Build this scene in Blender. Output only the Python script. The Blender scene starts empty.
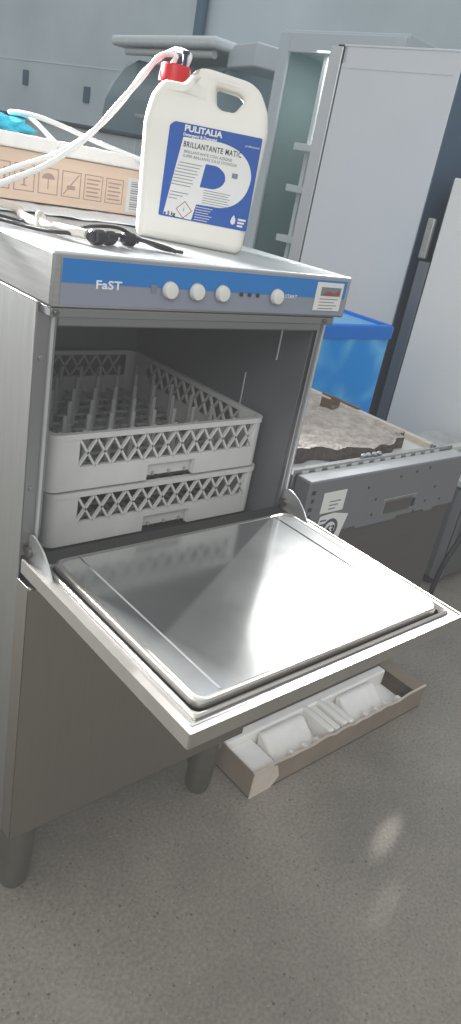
import bpy, bmesh, math, random
from mathutils import Vector, Matrix, Euler
random.seed(4)
sc = bpy.context.scene
COL = sc.collection
PI = math.pi

# ------------------------------------------------------------------ materials
def lin(c):
    return tuple(((v/255)/12.92 if v/255 <= .04045 else ((v/255+.055)/1.055)**2.4) for v in c) + (1.0,)

def mat(name, rgb, rough=.5, metal=0.0, noise=0.0, nscale=20.0, bump=0.0, bscale=60.0, stretch=None,
        trans=0.0, ior=1.45, alpha=1.0, emit=None, estr=0.0, spec=.5, rnoise=0.0, coat=0.0, rgb2=None):
    m = bpy.data.materials.new(name); m.use_nodes = True
    nt = m.node_tree; b = nt.nodes['Principled BSDF']
    c = lin(rgb)
    b.inputs['Base Color'].default_value = c
    b.inputs['Roughness'].default_value = rough
    b.inputs['Metallic'].default_value = metal
    b.inputs['Transmission Weight'].default_value = trans
    b.inputs['IOR'].default_value = ior
    b.inputs['Alpha'].default_value = alpha
    b.inputs['Specular IOR Level'].default_value = spec
    b.inputs['Coat Weight'].default_value = coat
    if emit:
        b.inputs['Emission Color'].default_value = lin(emit); b.inputs['Emission Strength'].default_value = estr
    if noise or bump or rnoise:
        tc = nt.nodes.new('ShaderNodeTexCoord'); mp = nt.nodes.new('ShaderNodeMapping')
        nt.links.new(tc.outputs['Object'], mp.inputs['Vector'])
        if stretch: mp.inputs['Scale'].default_value = stretch
        if noise:
            n = nt.nodes.new('ShaderNodeTexNoise'); n.inputs['Scale'].default_value = nscale
            n.inputs['Detail'].default_value = 5
            nt.links.new(mp.outputs['Vector'], n.inputs['Vector'])
            r = nt.nodes.new('ShaderNodeValToRGB')
            r.color_ramp.elements[0].position = .3; r.color_ramp.elements[1].position = .7
            if rgb2: r.color_ramp.elements[0].color = lin(rgb2)
            else: r.color_ramp.elements[0].color = tuple(v*(1-noise) for v in c[:3]) + (1,)
            r.color_ramp.elements[1].color = c if rgb2 else tuple(min(1, v*(1+noise*.5)) for v in c[:3]) + (1,)
            nt.links.new(n.outputs['Fac'], r.inputs['Fac'])
            nt.links.new(r.outputs['Color'], b.inputs['Base Color'])
        if rnoise:
            n3 = nt.nodes.new('ShaderNodeTexNoise'); n3.inputs['Scale'].default_value = 7
            n3.inputs['Detail'].default_value = 6
            nt.links.new(mp.outputs['Vector'], n3.inputs['Vector'])
            mr = nt.nodes.new('ShaderNodeMapRange')
            mr.inputs['To Min'].default_value = max(.02, rough-rnoise); mr.inputs['To Max'].default_value = rough+rnoise
            nt.links.new(n3.outputs['Fac'], mr.inputs['Value']); nt.links.new(mr.outputs['Result'], b.inputs['Roughness'])
        if bump:
            n2 = nt.nodes.new('ShaderNodeTexNoise'); n2.inputs['Scale'].default_value = bscale
            n2.inputs['Detail'].default_value = 4
            nt.links.new(mp.outputs['Vector'], n2.inputs['Vector'])
            bp = nt.nodes.new('ShaderNodeBump'); bp.inputs['Strength'].default_value = bump
            bp.inputs['Distance'].default_value = .01
            nt.links.new(n2.outputs['Fac'], bp.inputs['Height']); nt.links.new(bp.outputs['Normal'], b.inputs['Normal'])
    return m

M = {}
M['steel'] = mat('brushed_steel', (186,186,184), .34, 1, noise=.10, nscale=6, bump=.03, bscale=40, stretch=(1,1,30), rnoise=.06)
M['steel_side'] = mat('steel_side', (176,177,175), .36, .95, noise=.04, nscale=5, bump=.015, bscale=30, stretch=(20,20,1), rnoise=.06)
M['steel_low'] = mat('steel_low', (158,153,144), .45, 1, noise=.04, nscale=6, bump=.012, bscale=40, stretch=(30,30,1), rnoise=.06)
M['steel_frame'] = mat('steel_frame', (150,151,152), .38, 1, rnoise=.06)
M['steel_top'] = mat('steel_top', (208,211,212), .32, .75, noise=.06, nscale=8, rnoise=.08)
M['steel_door'] = mat('door_liner_steel', (200,201,200), .14, .80, noise=.10, nscale=9, bump=.008, bscale=14, rnoise=.07)
M['steel_rim'] = mat('door_rim_steel', (190,186,180), .34, .85, noise=.1, nscale=12, rnoise=.06)
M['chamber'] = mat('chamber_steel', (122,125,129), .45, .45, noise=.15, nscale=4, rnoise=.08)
M['gasket'] = mat('gasket_rubber', (46,46,46), .6)
M['screw'] = mat('screw_metal', (110,105,100), .4, .8)
M['leg'] = mat('leg_steel', (136,134,122), .4, .9, noise=.15, nscale=14)
M['blue_panel'] = mat('panel_blue', (10,118,192), .35, noise=.03, nscale=9)
M['grey_panel'] = mat('panel_grey', (136,142,156), .4, noise=.03, nscale=9)
M['ink_white'] = mat('ink_white', (226,232,238), .5)
M['ink_black'] = mat('ink_black', (28,30,38), .6)
M['ink_grey'] = mat('ink_grey', (120,124,132), .6)
M['ink_red'] = mat('ink_red', (150,70,72), .6)
M['ink_dark'] = mat('ink_dark', (70,76,92), .6)
M['knob'] = mat('knob_cream', (222,222,214), .35, coat=.2)
M['rack'] = mat('rack_plastic', (202,201,198), .55, noise=.10, nscale=10, bump=.06, bscale=80)
M['peg'] = mat('peg_plastic', (160,161,161), .55, noise=.05)
M['jug'] = mat('jug_plastic', (232,229,220), .5, noise=.03, nscale=5, spec=.4)
M['cap'] = mat('cap_red', (205,22,34), .35)
M['cap_dark'] = mat('fitting_dark', (40,50,80), .4)
M['label_blue'] = mat('label_blue', (18,78,158), .4, noise=.03)
M['label_white'] = mat('label_white', (222,222,218), .5)
M['tube_white'] = mat('hose_white', (240,240,238), .35)
M['tube_clear'] = mat('hose_clear', (214,206,196), .3, noise=.1)
M['cable_black'] = mat('cable_black', (34,32,34), .45)
M['cardboard'] = mat('cardboard', (218,194,174), .8, noise=.10, nscale=3, stretch=(1,1,14), bump=.03)
M['ink_brown'] = mat('ink_brown', (160,140,128), .8)
M['carton'] = mat('carton_brown', (138,125,110), .85, noise=.14, nscale=9, bump=.06)
M['carton_in'] = mat('carton_edge', (206,194,180), .85, noise=.1)
M['foam'] = mat('foam_white', (246,243,238), .7, noise=.04, nscale=30, bump=.1, bscale=160)
M['film'] = mat('film_white', (236,238,240), .35, noise=.06, nscale=8, bump=.3, bscale=12)
M['turq'] = mat('bag_turquoise', (60,200,226), .25, noise=.2, nscale=14, bump=.4, bscale=24)
M['fridge'] = mat('fridge_white', (222,225,229), .42, noise=.02, nscale=3, coat=.1)
M['fridge_b'] = mat('fridge_white_gloss', (238,237,234), .4, noise=.02, nscale=3, coat=.1)
M['door_steel'] = mat('fridge_door_steel', (205,208,210), .3, .6)
M['door_grey'] = mat('fridge_door_grey', (120,126,132), .35, .6)
M['frame_grey'] = mat('frame_grey', (192,202,208), .45)
M['glass_teal'] = mat('glass_teal', (120,160,165), .08, 0, trans=.0, alpha=.12)
M['case_glass_haze'] = mat('case_glass_haze', (168,188,194), .15, alpha=.42)  # pale tint lays a light haze over the case's dark inside
M['inner_teal'] = mat('inner_teal', (136,156,156), .5, noise=.1, nscale=2)
M['shelf'] = mat('shelf_white', (240,244,244), .5)
M['dark_slate'] = mat('slate_back_and_gap_shade', (82,104,124), .5, noise=.05)  # fridge back, and the shade coloured into the gap block
M['navy'] = mat('gap_shade_navy', (40,50,66), .6)
M['canopy'] = mat('canopy_grey', (214,222,224), .5, noise=.05)
M['case_teal'] = mat('case_teal', (160,182,190), .35, noise=.15, nscale=1.2)
M['lamp_tube'] = mat('lamp_cover', (200,205,205), .4)
M['bench'] = mat('bench_grey', (190,198,202), .5, noise=.05)
M['dark_edge'] = mat('dark_edge', (74,88,96), .5)
M['pipe'] = mat('pipe_dark', (84,110,126), .5)
M['dw_panel'] = mat('panel_gunmetal', (122,124,128), .45, .25, noise=.04, nscale=6)
M['panel_light'] = mat('panel_top_grey', (176,178,180), .45, .2)
M['dw_front'] = mat('front_gunmetal', (104,102,100), .4, .6, noise=.06, nscale=5, stretch=(1,1,20))
M['dw_body'] = mat('body_white', (205,205,200), .55)
M['dw_rail'] = mat('rail_zinc', (178,180,180), .35, .9, noise=.15, nscale=60)
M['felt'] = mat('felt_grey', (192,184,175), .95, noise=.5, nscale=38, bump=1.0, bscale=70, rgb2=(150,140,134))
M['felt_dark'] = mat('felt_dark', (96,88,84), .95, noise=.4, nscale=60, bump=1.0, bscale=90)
M['chip'] = mat('chipboard', (204,194,180), .8, noise=.08, nscale=40)
M['clip'] = mat('clip_brown', (104,88,72), .6)
M['black_plastic'] = mat('black_plastic', (48,50,54), .5)
M['appl'] = mat('appliance_grey', (104,105,107), .45, .5, noise=.05)
M['appl_top'] = mat('appliance_top', (186,188,186), .5, noise=.2, nscale=14)

def blue_water():
    m = bpy.data.materials.new('blue_water_plastic'); m.use_nodes = True
    nt = m.node_tree; b = nt.nodes['Principled BSDF']; b.inputs['Roughness'].default_value = .35; b.inputs['Specular IOR Level'].default_value = .15
    tc = nt.nodes.new('ShaderNodeTexCoord')
    n = nt.nodes.new('ShaderNodeTexNoise'); n.inputs['Scale'].default_value = 3.0; n.inputs['Detail'].default_value = 2
    mx = nt.nodes.new('ShaderNodeMixRGB'); mx.inputs['Fac'].default_value = .25
    nt.links.new(tc.outputs['Object'], n.inputs['Vector']); nt.links.new(tc.outputs['Object'], mx.inputs['Color1'])
    nt.links.new(n.outputs['Color'], mx.inputs['Color2'])
    v = nt.nodes.new('ShaderNodeTexVoronoi'); v.feature = 'DISTANCE_TO_EDGE'; v.inputs['Scale'].default_value = 5.5
    nt.links.new(mx.outputs['Color'], v.inputs['Vector'])
    r = nt.nodes.new('ShaderNodeValToRGB')
    r.color_ramp.elements[0].position = 0; r.color_ramp.elements[0].color = lin((150,230,255))
    r.color_ramp.elements[1].position = .22; r.color_ramp.elements[1].color = lin((0,150,232))
    nt.links.new(v.outputs['Distance'], r.inputs['Fac'])
    n2 = nt.nodes.new('ShaderNodeTexNoise'); n2.inputs['Scale'].default_value = 2.2
    nt.links.new(tc.outputs['Object'], n2.inputs['Vector'])
    r2 = nt.nodes.new('ShaderNodeValToRGB')
    r2.color_ramp.elements[0].position = .35; r2.color_ramp.elements[0].color = (0,0,0,1)
    r2.color_ramp.elements[1].position = .55; r2.color_ramp.elements[1].color = (.75,.75,.75,1)
    nt.links.new(n2.outputs['Fac'], r2.inputs['Fac'])
    mm = nt.nodes.new('ShaderNodeMixRGB'); mm.inputs['Color1'].default_value = lin((0,144,228))
    nt.links.new(r2.outputs['Color'], mm.inputs['Fac']); nt.links.new(r.outputs['Color'], mm.inputs['Color2'])
    nt.links.new(mm.outputs['Color'], b.inputs['Base Color'])
    return m
M['water'] = blue_water()
M['blue_rim'] = mat('blue_rim', (4,118,216), .4, spec=.2)
M['blue_lid'] = mat('blue_lid', (90,180,240), .3)

def concrete():
    m = bpy.data.materials.new('polished_concrete'); m.use_nodes = True
    nt = m.node_tree; b = nt.nodes['Principled BSDF']
    tc = nt.nodes.new('ShaderNodeTexCoord')
    n = nt.nodes.new('ShaderNodeTexNoise'); n.inputs['Scale'].default_value = 2.2; n.inputs['Detail'].default_value = 8
    n.inputs['Roughness'].default_value = .6
    nt.links.new(tc.outputs['Object'], n.inputs['Vector'])
    r = nt.nodes.new('ShaderNodeValToRGB')
    r.color_ramp.elements[0].position = .3; r.color_ramp.elements[0].color = lin((114,108,99))
    r.color_ramp.elements[1].position = .7; r.color_ramp.elements[1].color = lin((146,139,129))
    nt.links.new(n.outputs['Fac'], r.inputs['Fac'])
    f = nt.nodes.new('ShaderNodeTexNoise'); f.inputs['Scale'].default_value = 120; f.inputs['Detail'].default_value = 3
    nt.links.new(tc.outputs['Object'], f.inputs['Vector'])
    rf = nt.nodes.new('ShaderNodeValToRGB')
    rf.color_ramp.elements[0].position = .3; rf.color_ramp.elements[0].color = (.76,.76,.76,1)
    rf.color_ramp.elements[1].position = .7; rf.color_ramp.elements[1].color = (1.16,1.16,1.16,1)
    nt.links.new(f.outputs['Fac'], rf.inputs['Fac'])
    mu = nt.nodes.new('ShaderNodeMixRGB'); mu.blend_type = 'MULTIPLY'; mu.inputs['Fac'].default_value = 1
    nt.links.new(r.outputs['Color'], mu.inputs['Color1']); nt.links.new(rf.outputs['Color'], mu.inputs['Color2'])
    last = mu.outputs['Color']
    for scale, dark, lo, hi in ((75, (84,78,72), .12, .20), (34, (74,66,60), .08, .13), (60, (170,164,154), .08, .12)):
        v = nt.nodes.new('ShaderNodeTexVoronoi'); v.inputs['Scale'].default_value = scale
        nt.links.new(tc.outputs['Object'], v.inputs['Vector'])
        rr = nt.nodes.new('ShaderNodeValToRGB')
        rr.color_ramp.elements[0].position = lo; rr.color_ramp.elements[0].color = (.8,.8,.8,1)
        rr.color_ramp.elements[1].position = hi; rr.color_ramp.elements[1].color = (0,0,0,1)
        nt.links.new(v.outputs['Distance'], rr.inputs['Fac'])
        # keep only some of the cells
        sep = nt.nodes.new('ShaderNodeSeparateColor'); nt.links.new(v.outputs['Color'], sep.inputs['Color'])
        gt = nt.nodes.new('ShaderNodeMath'); gt.operation = 'GREATER_THAN'; gt.inputs[1].default_value = .62
        nt.links.new(sep.outputs['Red'], gt.inputs[0])
        ml = nt.nodes.new('ShaderNodeMath'); ml.operation = 'MULTIPLY'
        nt.links.new(rr.outputs['Color'], ml.inputs[0]); nt.links.new(gt.outputs['Value'], ml.inputs[1])
        mx = nt.nodes.new('ShaderNodeMixRGB'); mx.inputs['Color2'].default_value = lin(dark)
        nt.links.new(ml.outputs['Value'], mx.inputs['Fac']); nt.links.new(last, mx.inputs['Color1'])
        last = mx.outputs['Color']
    nt.links.new(last, b.inputs['Base Color'])
    b.inputs['Roughness'].default_value = .55; b.inputs['Specular IOR Level'].default_value = .4
    bp = nt.nodes.new('ShaderNodeBump'); bp.inputs['Strength'].default_value = .15; bp.inputs['Distance'].default_value = .003
    nt.links.new(f.outputs['Fac'], bp.inputs['Height']); nt.links.new(bp.outputs['Normal'], b.inputs['Normal'])
    return m
M['floor'] = concrete()

def wall_mat():
    m = bpy.data.materials.new('wall_panels'); m.use_nodes = True
    nt = m.node_tree; b = nt.nodes['Principled BSDF']
    tc = nt.nodes.new('ShaderNodeTexCoord')
    n = nt.nodes.new('ShaderNodeTexNoise'); n.inputs['Scale'].default_value = 1.2; n.inputs['Detail'].default_value = 5
    nt.links.new(tc.outputs['Object'], n.inputs['Vector'])
    r = nt.nodes.new('ShaderNodeValToRGB')
    r.color_ramp.elements[0].position = .3; r.color_ramp.elements[0].color = lin((186,198,204))
    r.color_ramp.elements[1].position = .7; r.color_ramp.elements[1].color = lin((200,212,218))
    nt.links.new(n.outputs['Fac'], r.inputs['Fac']); nt.links.new(r.outputs['Color'], b.inputs['Base Color'])
    b.inputs['Roughness'].default_value = .8
    return m
M['wall'] = wall_mat()

# ------------------------------------------------------------------ mesh helpers
def empty(name, loc=(0,0,0), rz=0, label=None, cat=None, group=None):
    o = bpy.data.objects.new(name, None); COL.objects.link(o)
    o.location = loc; o.rotation_euler = (0,0,rz); o.empty_display_size = .05
    tag(o, label, cat, group); return o

def tag(o, label=None, cat=None, group=None, kind=None):
    if label: o['label'] = label
    if cat: o['category'] = cat
    if group: o['group'] = group
    if kind: o['kind'] = kind
    return o

def obj(name, bm, m, parent=None, bevel=0, seg=2, smooth=False, loc=None):
    me = bpy.data.meshes.new(name)
    bmesh.ops.recalc_face_normals(bm, faces=bm.faces[:])
    bm.to_mesh(me); bm.free()
    for mm in (m if isinstance(m, (list, tuple)) else [m]): me.materials.append(mm)
    o = bpy.data.objects.new(name, me); COL.objects.link(o)
    if parent: o.parent = parent
    if loc: o.location = loc
    if bevel:
        md = o.modifiers.new('bevel', 'BEVEL'); md.width = bevel; md.segments = seg; md.limit_method = 'ANGLE'
        md.angle_limit = math.radians(40)
    if smooth or bevel:
        for p in me.polygons: p.use_smooth = True
        me.set_sharp_from_angle(angle=math.radians(38))
        wn_ = o.modifiers.new('weighted', 'WEIGHTED_NORMAL'); wn_.keep_sharp = True; wn_.weight = 90
    return o

def box(bm, x0, x1, y0, y1, z0, z1, mi=0, mtx=None):
    vs = [bm.verts.new(Vector((x,y,z)) if mtx is None else mtx @ Vector((x,y,z))) for z in (z0,z1) for y in (y0,y1) for x in (x0,x1)]
    for f in ((0,1,3,2),(4,6,7,5),(0,4,5,1),(2,3,7,6),(0,2,6,4),(1,5,7,3)):
        fc = bm.faces.new([vs[i] for i in f]); fc.material_index = mi
    return vs

def boxo(name, d, m, parent=None, bevel=0, seg=2):
    bm = bmesh.new(); box(bm, *d); return obj(name, bm, m, parent, bevel, seg)

def prism(bm, pts, fn, d0, d1, mi=0):
    """extrude polygon pts (a,b) between depths d0,d1; fn(a,b,d)->xyz"""
    A = [bm.verts.new(fn(a,b,d0)) for a,b in pts]; B = [bm.verts.new(fn(a,b,d1)) for a,b in pts]
    n = len(pts)
    bm.faces.new(A).material_index = mi; bm.faces.new(B[::-1]).material_index = mi
    for i in range(n):
        bm.faces.new([A[i],B[i],B[(i+1)%n],A[(i+1)%n]]).material_index = mi

def lathe(bm, prof, c=(0,0,0), axis='z', n=28, cap=True):
    rings = []
    for r, h in prof:
        ring = []
        for i in range(n):
            a = 2*PI*i/n; u, v = r*math.cos(a), r*math.sin(a)
            p = {'z': (u,v,h), 'y': (u,h,v), 'x': (h,u,v)}[axis]
            ring.append(bm.verts.new((p[0]+c[0], p[1]+c[1], p[2]+c[2])))
        rings.append(ring)
    for A, B in zip(rings, rings[1:]):
        for i in range(n): bm.faces.new([A[i],A[(i+1)%n],B[(i+1)%n],B[i]])
    if cap: bm.faces.new(rings[0][::-1]); bm.faces.new(rings[-1])

def catmull(P, k=8):
    P = [Vector(p) for p in P]; P = [P[0]*2-P[1]] + P + [P[-1]*2-P[-2]]; out = []
    for i in range(1, len(P)-2):
        for j in range(k):
            t = j/k; a,b,c,d = P[i-1:i+3]
            out.append(.5*((2*b)+(c-a)*t+(2*a-5*b+4*c-d)*t*t+(3*b-a-3*c+d)*t**3))
    out.append(P[-2]); return out

def tube(bm, pts, r, n=10, k=8, rfun=None):
    C = catmull(pts, k); rings = []; up = Vector((0,0,1)); last = None
    for i, c in enumerate(C):
        t = (C[min(i+1,len(C)-1)]-C[max(i-1,0)]).normalized()
        if last is None:
            s = t.cross(up)
            if s.length < .1: s = t.cross(Vector((1,0,0)))
        else: s = last - t*last.dot(t)
        s.normalize(); last = s; u = t.cross(s)
        rr = r if rfun is None else rfun(i/(len(C)-1))
        rings.append([bm.verts.new(c + s*rr*math.cos(2*PI*j/n) + u*rr*math.sin(2*PI*j/n)) for j in range(n)])
    for A, B in zip(rings, rings[1:]):
        for j in range(n): bm.faces.new([A[j],A[(j+1)%n],B[(j+1)%n],B[j]])
    bm.faces.new(rings[0][::-1]); bm.faces.new(rings[-1])

def tubeo(name, pts, r, m, parent=None, n=10, k=8):
    bm = bmesh.new(); tube(bm, pts, r, n, k); return obj(name, bm, m, parent, smooth=True)

def rrect(x0, x1, y0, y1, r, k=6):
    out = []
    for cx, cy, a0 in ((x1-r,y0+r,-PI/2),(x1-r,y1-r,0),(x0+r,y1-r,PI/2),(x0+r,y0+r,PI)):
        for i in range(k+1):
            a = a0 + PI/2*i/k; out.append((cx+r*math.cos(a), cy+r*math.sin(a)))
    return out

def loft(bm, loops, cap0=True, cap1=True, mi=0):
    R = [[bm.verts.new(p) for p in L] for L in loops]; n = len(R[0])
    for A, B in zip(R, R[1:]):
        for i in range(n): bm.faces.new([A[i],A[(i+1)%n],B[(i+1)%n],B[i]]).material_index = mi
    if cap0: bm.faces.new(R[0][::-1]).material_index = mi
    if cap1: bm.faces.new(R[-1]).material_index = mi

def text(name, body, size, m, parent, mtx, bold=0, sx=1.0, extr=.0003, shear=0, spacing=1.0, align='LEFT'):
    cu = bpy.data.curves.new(name+'_curve', 'FONT'); cu.body = body; cu.size = size; cu.offset = bold
    cu.extrude = extr; cu.shear = shear; cu.space_character = spacing; cu.align_x = align; cu.resolution_u = 3
    t = bpy.data.objects.new(name+'_t', cu); COL.objects.link(t)
    dg = bpy.context.evaluated_depsgraph_get()
    me = bpy.data.meshes.new_from_object(t.evaluated_get(dg)); me.name = name
    bpy.data.objects.remove(t); bpy.data.curves.remove(cu)
    me.materials.clear(); me.materials.append(m)
    me.transform(mtx @ Matrix.Diagonal((sx,1,1,1)))
    o = bpy.data.objects.new(name, me); COL.objects.link(o); o.parent = parent
    return o

def curve_plate(name, outlines, depth, bevel, m, parent, mtx, res=4):
    """2D closed outlines (first outer, rest holes) -> rounded plate"""
    cu = bpy.data.curves.new(name+'_c', 'CURVE'); cu.dimensions = '2D'; cu.fill_mode = 'BOTH'
    cu.extrude = max(0, depth/2-bevel); cu.bevel_depth = bevel; cu.bevel_resolution = res; cu.offset = -bevel
    for pts in outlines:
        s = cu.splines.new('POLY'); s.points.add(len(pts)-1)
        for q, (a, b) in zip(s.points, pts): q.co = (a, b, 0, 1)
        s.use_cyclic_u = True
    t = bpy.data.objects.new(name+'_t', cu); COL.objects.link(t)
    dg = bpy.context.evaluated_depsgraph_get()
    me = bpy.data.meshes.new_from_object(t.evaluated_get(dg)); me.name = name
    bpy.data.objects.remove(t); bpy.data.curves.remove(cu)
    me.materials.clear(); me.materials.append(m); me.transform(mtx)
    if bevel:
        for p in me.polygons: p.use_smooth = True
        me.set_sharp_from_angle(angle=math.radians(50))
    o = bpy.data.objects.new(name, me); COL.objects.link(o); o.parent = parent
    return o

def facing_minus_y(x, y, z):      # text plane x->x, y->z, normal -> -y
    return Matrix(((1,0,0,x),(0,0,-1,y),(0,1,0,z),(0,0,0,1)))

def smooth_poly(pts, k=6):
    """closed Catmull-Rom through pts"""
    n = len(pts); out = []
    for i in range(n):
        a,b,c,d = [Vector(pts[(i+j-1)%n]) for j in range(4)]
        for j in range(k):
            t = j/k; q = .5*((2*b)+(c-a)*t+(2*a-5*b+4*c-d)*t*t+(3*b-a-3*c+d)*t**3); out.append((q.x,q.y))
    return out

def round_poly(pts, r, k=5):
    out = []; n = len(pts)
    for i in range(n):
        a, b, c = Vector(pts[i-1]), Vector(pts[i]), Vector(pts[(i+1)%n])
        ri = r[i] if isinstance(r, (list, tuple)) else r
        u = (a-b); v = (c-b); l = min(ri, u.length*.45, v.length*.45)
        p = b+u.normalized()*l; q = b+v.normalized()*l
        for j in range(k+1):
            t = j/k; w = p*(1-t)**2+b*2*t*(1-t)+q*t*t; out.append((w.x, w.y))
    return out

# ================================================================== SETTING
bm = bmesh.new(); box(bm, -6, 7.5, -4, 12, -.05, 0)
tag(obj('floor', bm, M['floor']), kind='structure')
# long wall behind, slightly turned against the machine
WX, WY, WA = 4.9, 4.0, math.radians(-80.5)
wdir = Vector((math.sin(math.radians(-9.5)), math.cos(math.radians(-9.5)), 0))
wn = Vector((wdir.y, -wdir.x, 0))
def wall_pt(s, off, z):   # s along the wall, off towards the room
    p = Vector((WX, WY, 0)) + wdir*s - wn*off; return (p.x, p.y, z)
bm = bmesh.new()
def wbox(bm, s0, s1, o0, o1, z0, z1):
    vs = [bm.verts.new(wall_pt(s,o,z)) for z in (z0,z1) for o in (o0,o1) for s in (s0,s1)]
    for f in ((0,1,3,2),(4,6,7,5),(0,4,5,1),(2,3,7,6),(0,2,6,4),(1,5,7,3)): bm.faces.new([vs[i] for i in f])
wbox(bm, -7, 8, -.15, 0, 0, 3.9)
tag(obj('wall_right', bm, M['wall']), kind='structure')
bm = bmesh.new(); wbox(bm, -7, 8, 0, .006, 2.19, 2.2)
tag(obj('trim_1', bm, M['canopy']), kind='structure')
# far wall
bm = bmesh.new(); box(bm, -6, 3.6, 11.8, 11.95, 0, 3.9)
tag(obj('wall_back', bm, M['wall']), kind='structure')
# dark down pipe on the wall
bm = bmesh.new()
P0 = wall_pt(1.9, .06, 0)
lathe(bm, [(.055,1.9),(.055,3.9)], (P0[0],P0[1],0), n=16)
for z in (2.3,3.2): lathe(bm, [(.066,z),(.066,z+.05)], (P0[0],P0[1],0), n=16)
tag(obj('wall_pipe', bm, M['pipe'], smooth=True), 'dark blue-grey vertical pipe running up the back wall', 'pipe')
# small dark slots in the wall
for k, s in enumerate((4.66, 3.5)):
    bm = bmesh.new(); zz = (1.93, 1.84)[k]
    wbox(bm, s, s+.1, 0, .02, zz, zz+.16)
    w = obj('wall_socket', bm, M['pipe'], bevel=.005)
    tag(w, ('small dark rectangular fitting on the wall, leftmost and faint', 'small dark rectangular fitting on the wall nearer the glass case')[k], 'wall fitting')

# ================================================================== GLASSWASHER (main machine)
W, HT, HP, YB = .60, 1.288, 1.215, .037
DEP = .78
g = empty('glass_washer', (0,0,0), 0, 'front loading stainless steel glasswasher with blue control strip and door folded down', 'dishwasher')
# hood: open-bottomed box with front fascia frame
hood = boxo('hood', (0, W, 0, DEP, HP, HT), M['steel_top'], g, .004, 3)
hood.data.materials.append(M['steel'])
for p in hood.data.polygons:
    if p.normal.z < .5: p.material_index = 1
# control strip
cp = boxo('control_panel', (.013, W-.012, -.0015, .001, HP+.004, HT-.007), M['grey_panel'], g, .0006, 1)
boxo('blue_band', (.0135, W-.0125, -.0022, -.0012, 1.2495, HT-.0075), M['blue_panel'], cp)
for x in (.190, .241, .292, .412):
    bm = bmesh.new()
    lathe(bm, [(.0130,-.002),(.0138,-.004)], (x,0,1.2475), 'y', 32)
    r_ = obj('knob_ring', bm, M['grey_panel'], cp, smooth=True)
    bm = bmesh.new()
    lathe(bm, [(.0122,-.003),(.0122,-.009),(.0110,-.0118),(.008,-.0124),(.0002,-.0126)], (x,0,1.2475), 'y', 32)
    obj('knob', bm, M['knob'], cp, smooth=True)
for x in (.334, .352, .370):
    bm = bmesh.new(); lathe(bm, [(.0032,-.002),(.0032,-.0045),(.0018,-.0055)], (x,0,1.2475), 'y', 14)
    obj('indicator_lamp', bm, M['black_plastic'], cp, smooth=True)
text('brand_lettering', 'FaST', .0160, M['ink_white'], cp, facing_minus_y(.0650,-.0026,1.2435), bold=.0004, sx=1.3, spacing=1.05)
text('start_lettering', 'START', .009, M['ink_white'], cp, facing_minus_y(.434,-.0026,1.2455), sx=1.1)
curve_plate('cup_symbol', [round_poly([(-.004,-.006),(.004,-.006),(.006,.006),(-.006,.006)], .001)], .0005, 0, M['ink_grey'], cp, facing_minus_y(.163,-.0026,1.2475))
# service sticker at the right
st = boxo('service_sticker', (.508, .578, -.0034, -.0022, 1.2275, 1.2765), M['label_white'], cp, .0003, 1)
boxo('sticker_picture', (.520, .572, -.0040, -.0032, 1.2535, 1.2685), M['ink_grey'], cp)
bm = bmesh.new(); prism(bm, [(.524,1.256),(.540,1.262),(.556,1.258),(.568,1.265),(.568,1.256),(.545,1.254)], lambda a,b,d:(a,d,b), -.0046, -.0038)
obj('sticker_stripe', bm, M['ink_red'], cp)
for k in range(4):
    boxo('sticker_text_line', (.520, .568-.008*(k%2), -.0039, -.0033, 1.2475-k*.0055, 1.2487-k*.0055), M['ink_grey'], cp)

# body shell : side panels, back, front flange
bm = bmesh.new()
box(bm, 0, .003, YB, DEP-.01, .2, HP); sp = obj('side_panel', bm, M['steel_side'], g, .001, 1)
sp['label'] = 'brushed left side panel'
bm = bmesh.new(); box(bm, W-.003, W, YB, DEP-.01, .2, HP); obj('side_panel', bm, M['steel_side'], g, .001, 1)
boxo('back_panel', (.003, W-.003, DEP-.014, DEP-.011, .2, HP), M['steel_low'], g)
boxo('base_panel', (.003, W-.003, YB, DEP-.015, .2, .204), M['steel_low'], g)
# front frame around the opening (U + header)
bm = bmesh.new()
fx0, fx1, zt, zb = .034, .580, 1.181, .79
box(bm, .0005, fx0, YB-.001, YB+.02, .79, HP)
box(bm, fx1, W-.0005, YB-.001, YB+.02, .79, HP)
box(bm, fx0, fx1, YB-.001, YB+.02, zt, HP)
ff = obj('front_frame', bm, M['steel_frame'], g, .0015, 1)
# raised stainless bead around the opening
bm = bmesh.new()
o1 = rrect(.022, .594, .74, 1.200, .004, 2); i1 = rrect(.028, .588, .74, 1.194, .004, 2)
for z0_, z1_, x0_, x1_ in ((.80,1.200,.022,.0275),(.80,1.200,.5885,.594),(1.1945,1.200,.022,.594)):
    box(bm, x0_, x1_, YB-.006, YB, z0_, z1_)
obj('opening_bead', bm, M['steel_top'], g, .001, 1)
# bar under the hood with a screw
boxo('door_seal_bar', (.004, W-.02, .004, YB, 1.2005, 1.2145), M['steel_frame'], g, .002, 2)
for x in (.012, .555):
    bm = bmesh.new(); lathe(bm, [(.0042,.004),(.0042,.001),(.003,0)], (x,0,1.2075), 'y', 16); obj('screw', bm, M['screw'], g, smooth=True)
bm = bmesh.new(); lathe(bm, [(.0045,YB),(.0045,YB-.003),(.003,YB-.004)], (.0115,0,1.135), 'y', 16); obj('screw', bm, M['steel_frame'], g, smooth=True)
bm = bmesh.new(); lathe(bm, [(.0045,YB),(.0045,YB-.003),(.003,YB-.004)], (.0115,0,.93), 'y', 16); obj('screw', bm, M['steel_frame'], g, smooth=True)
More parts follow.
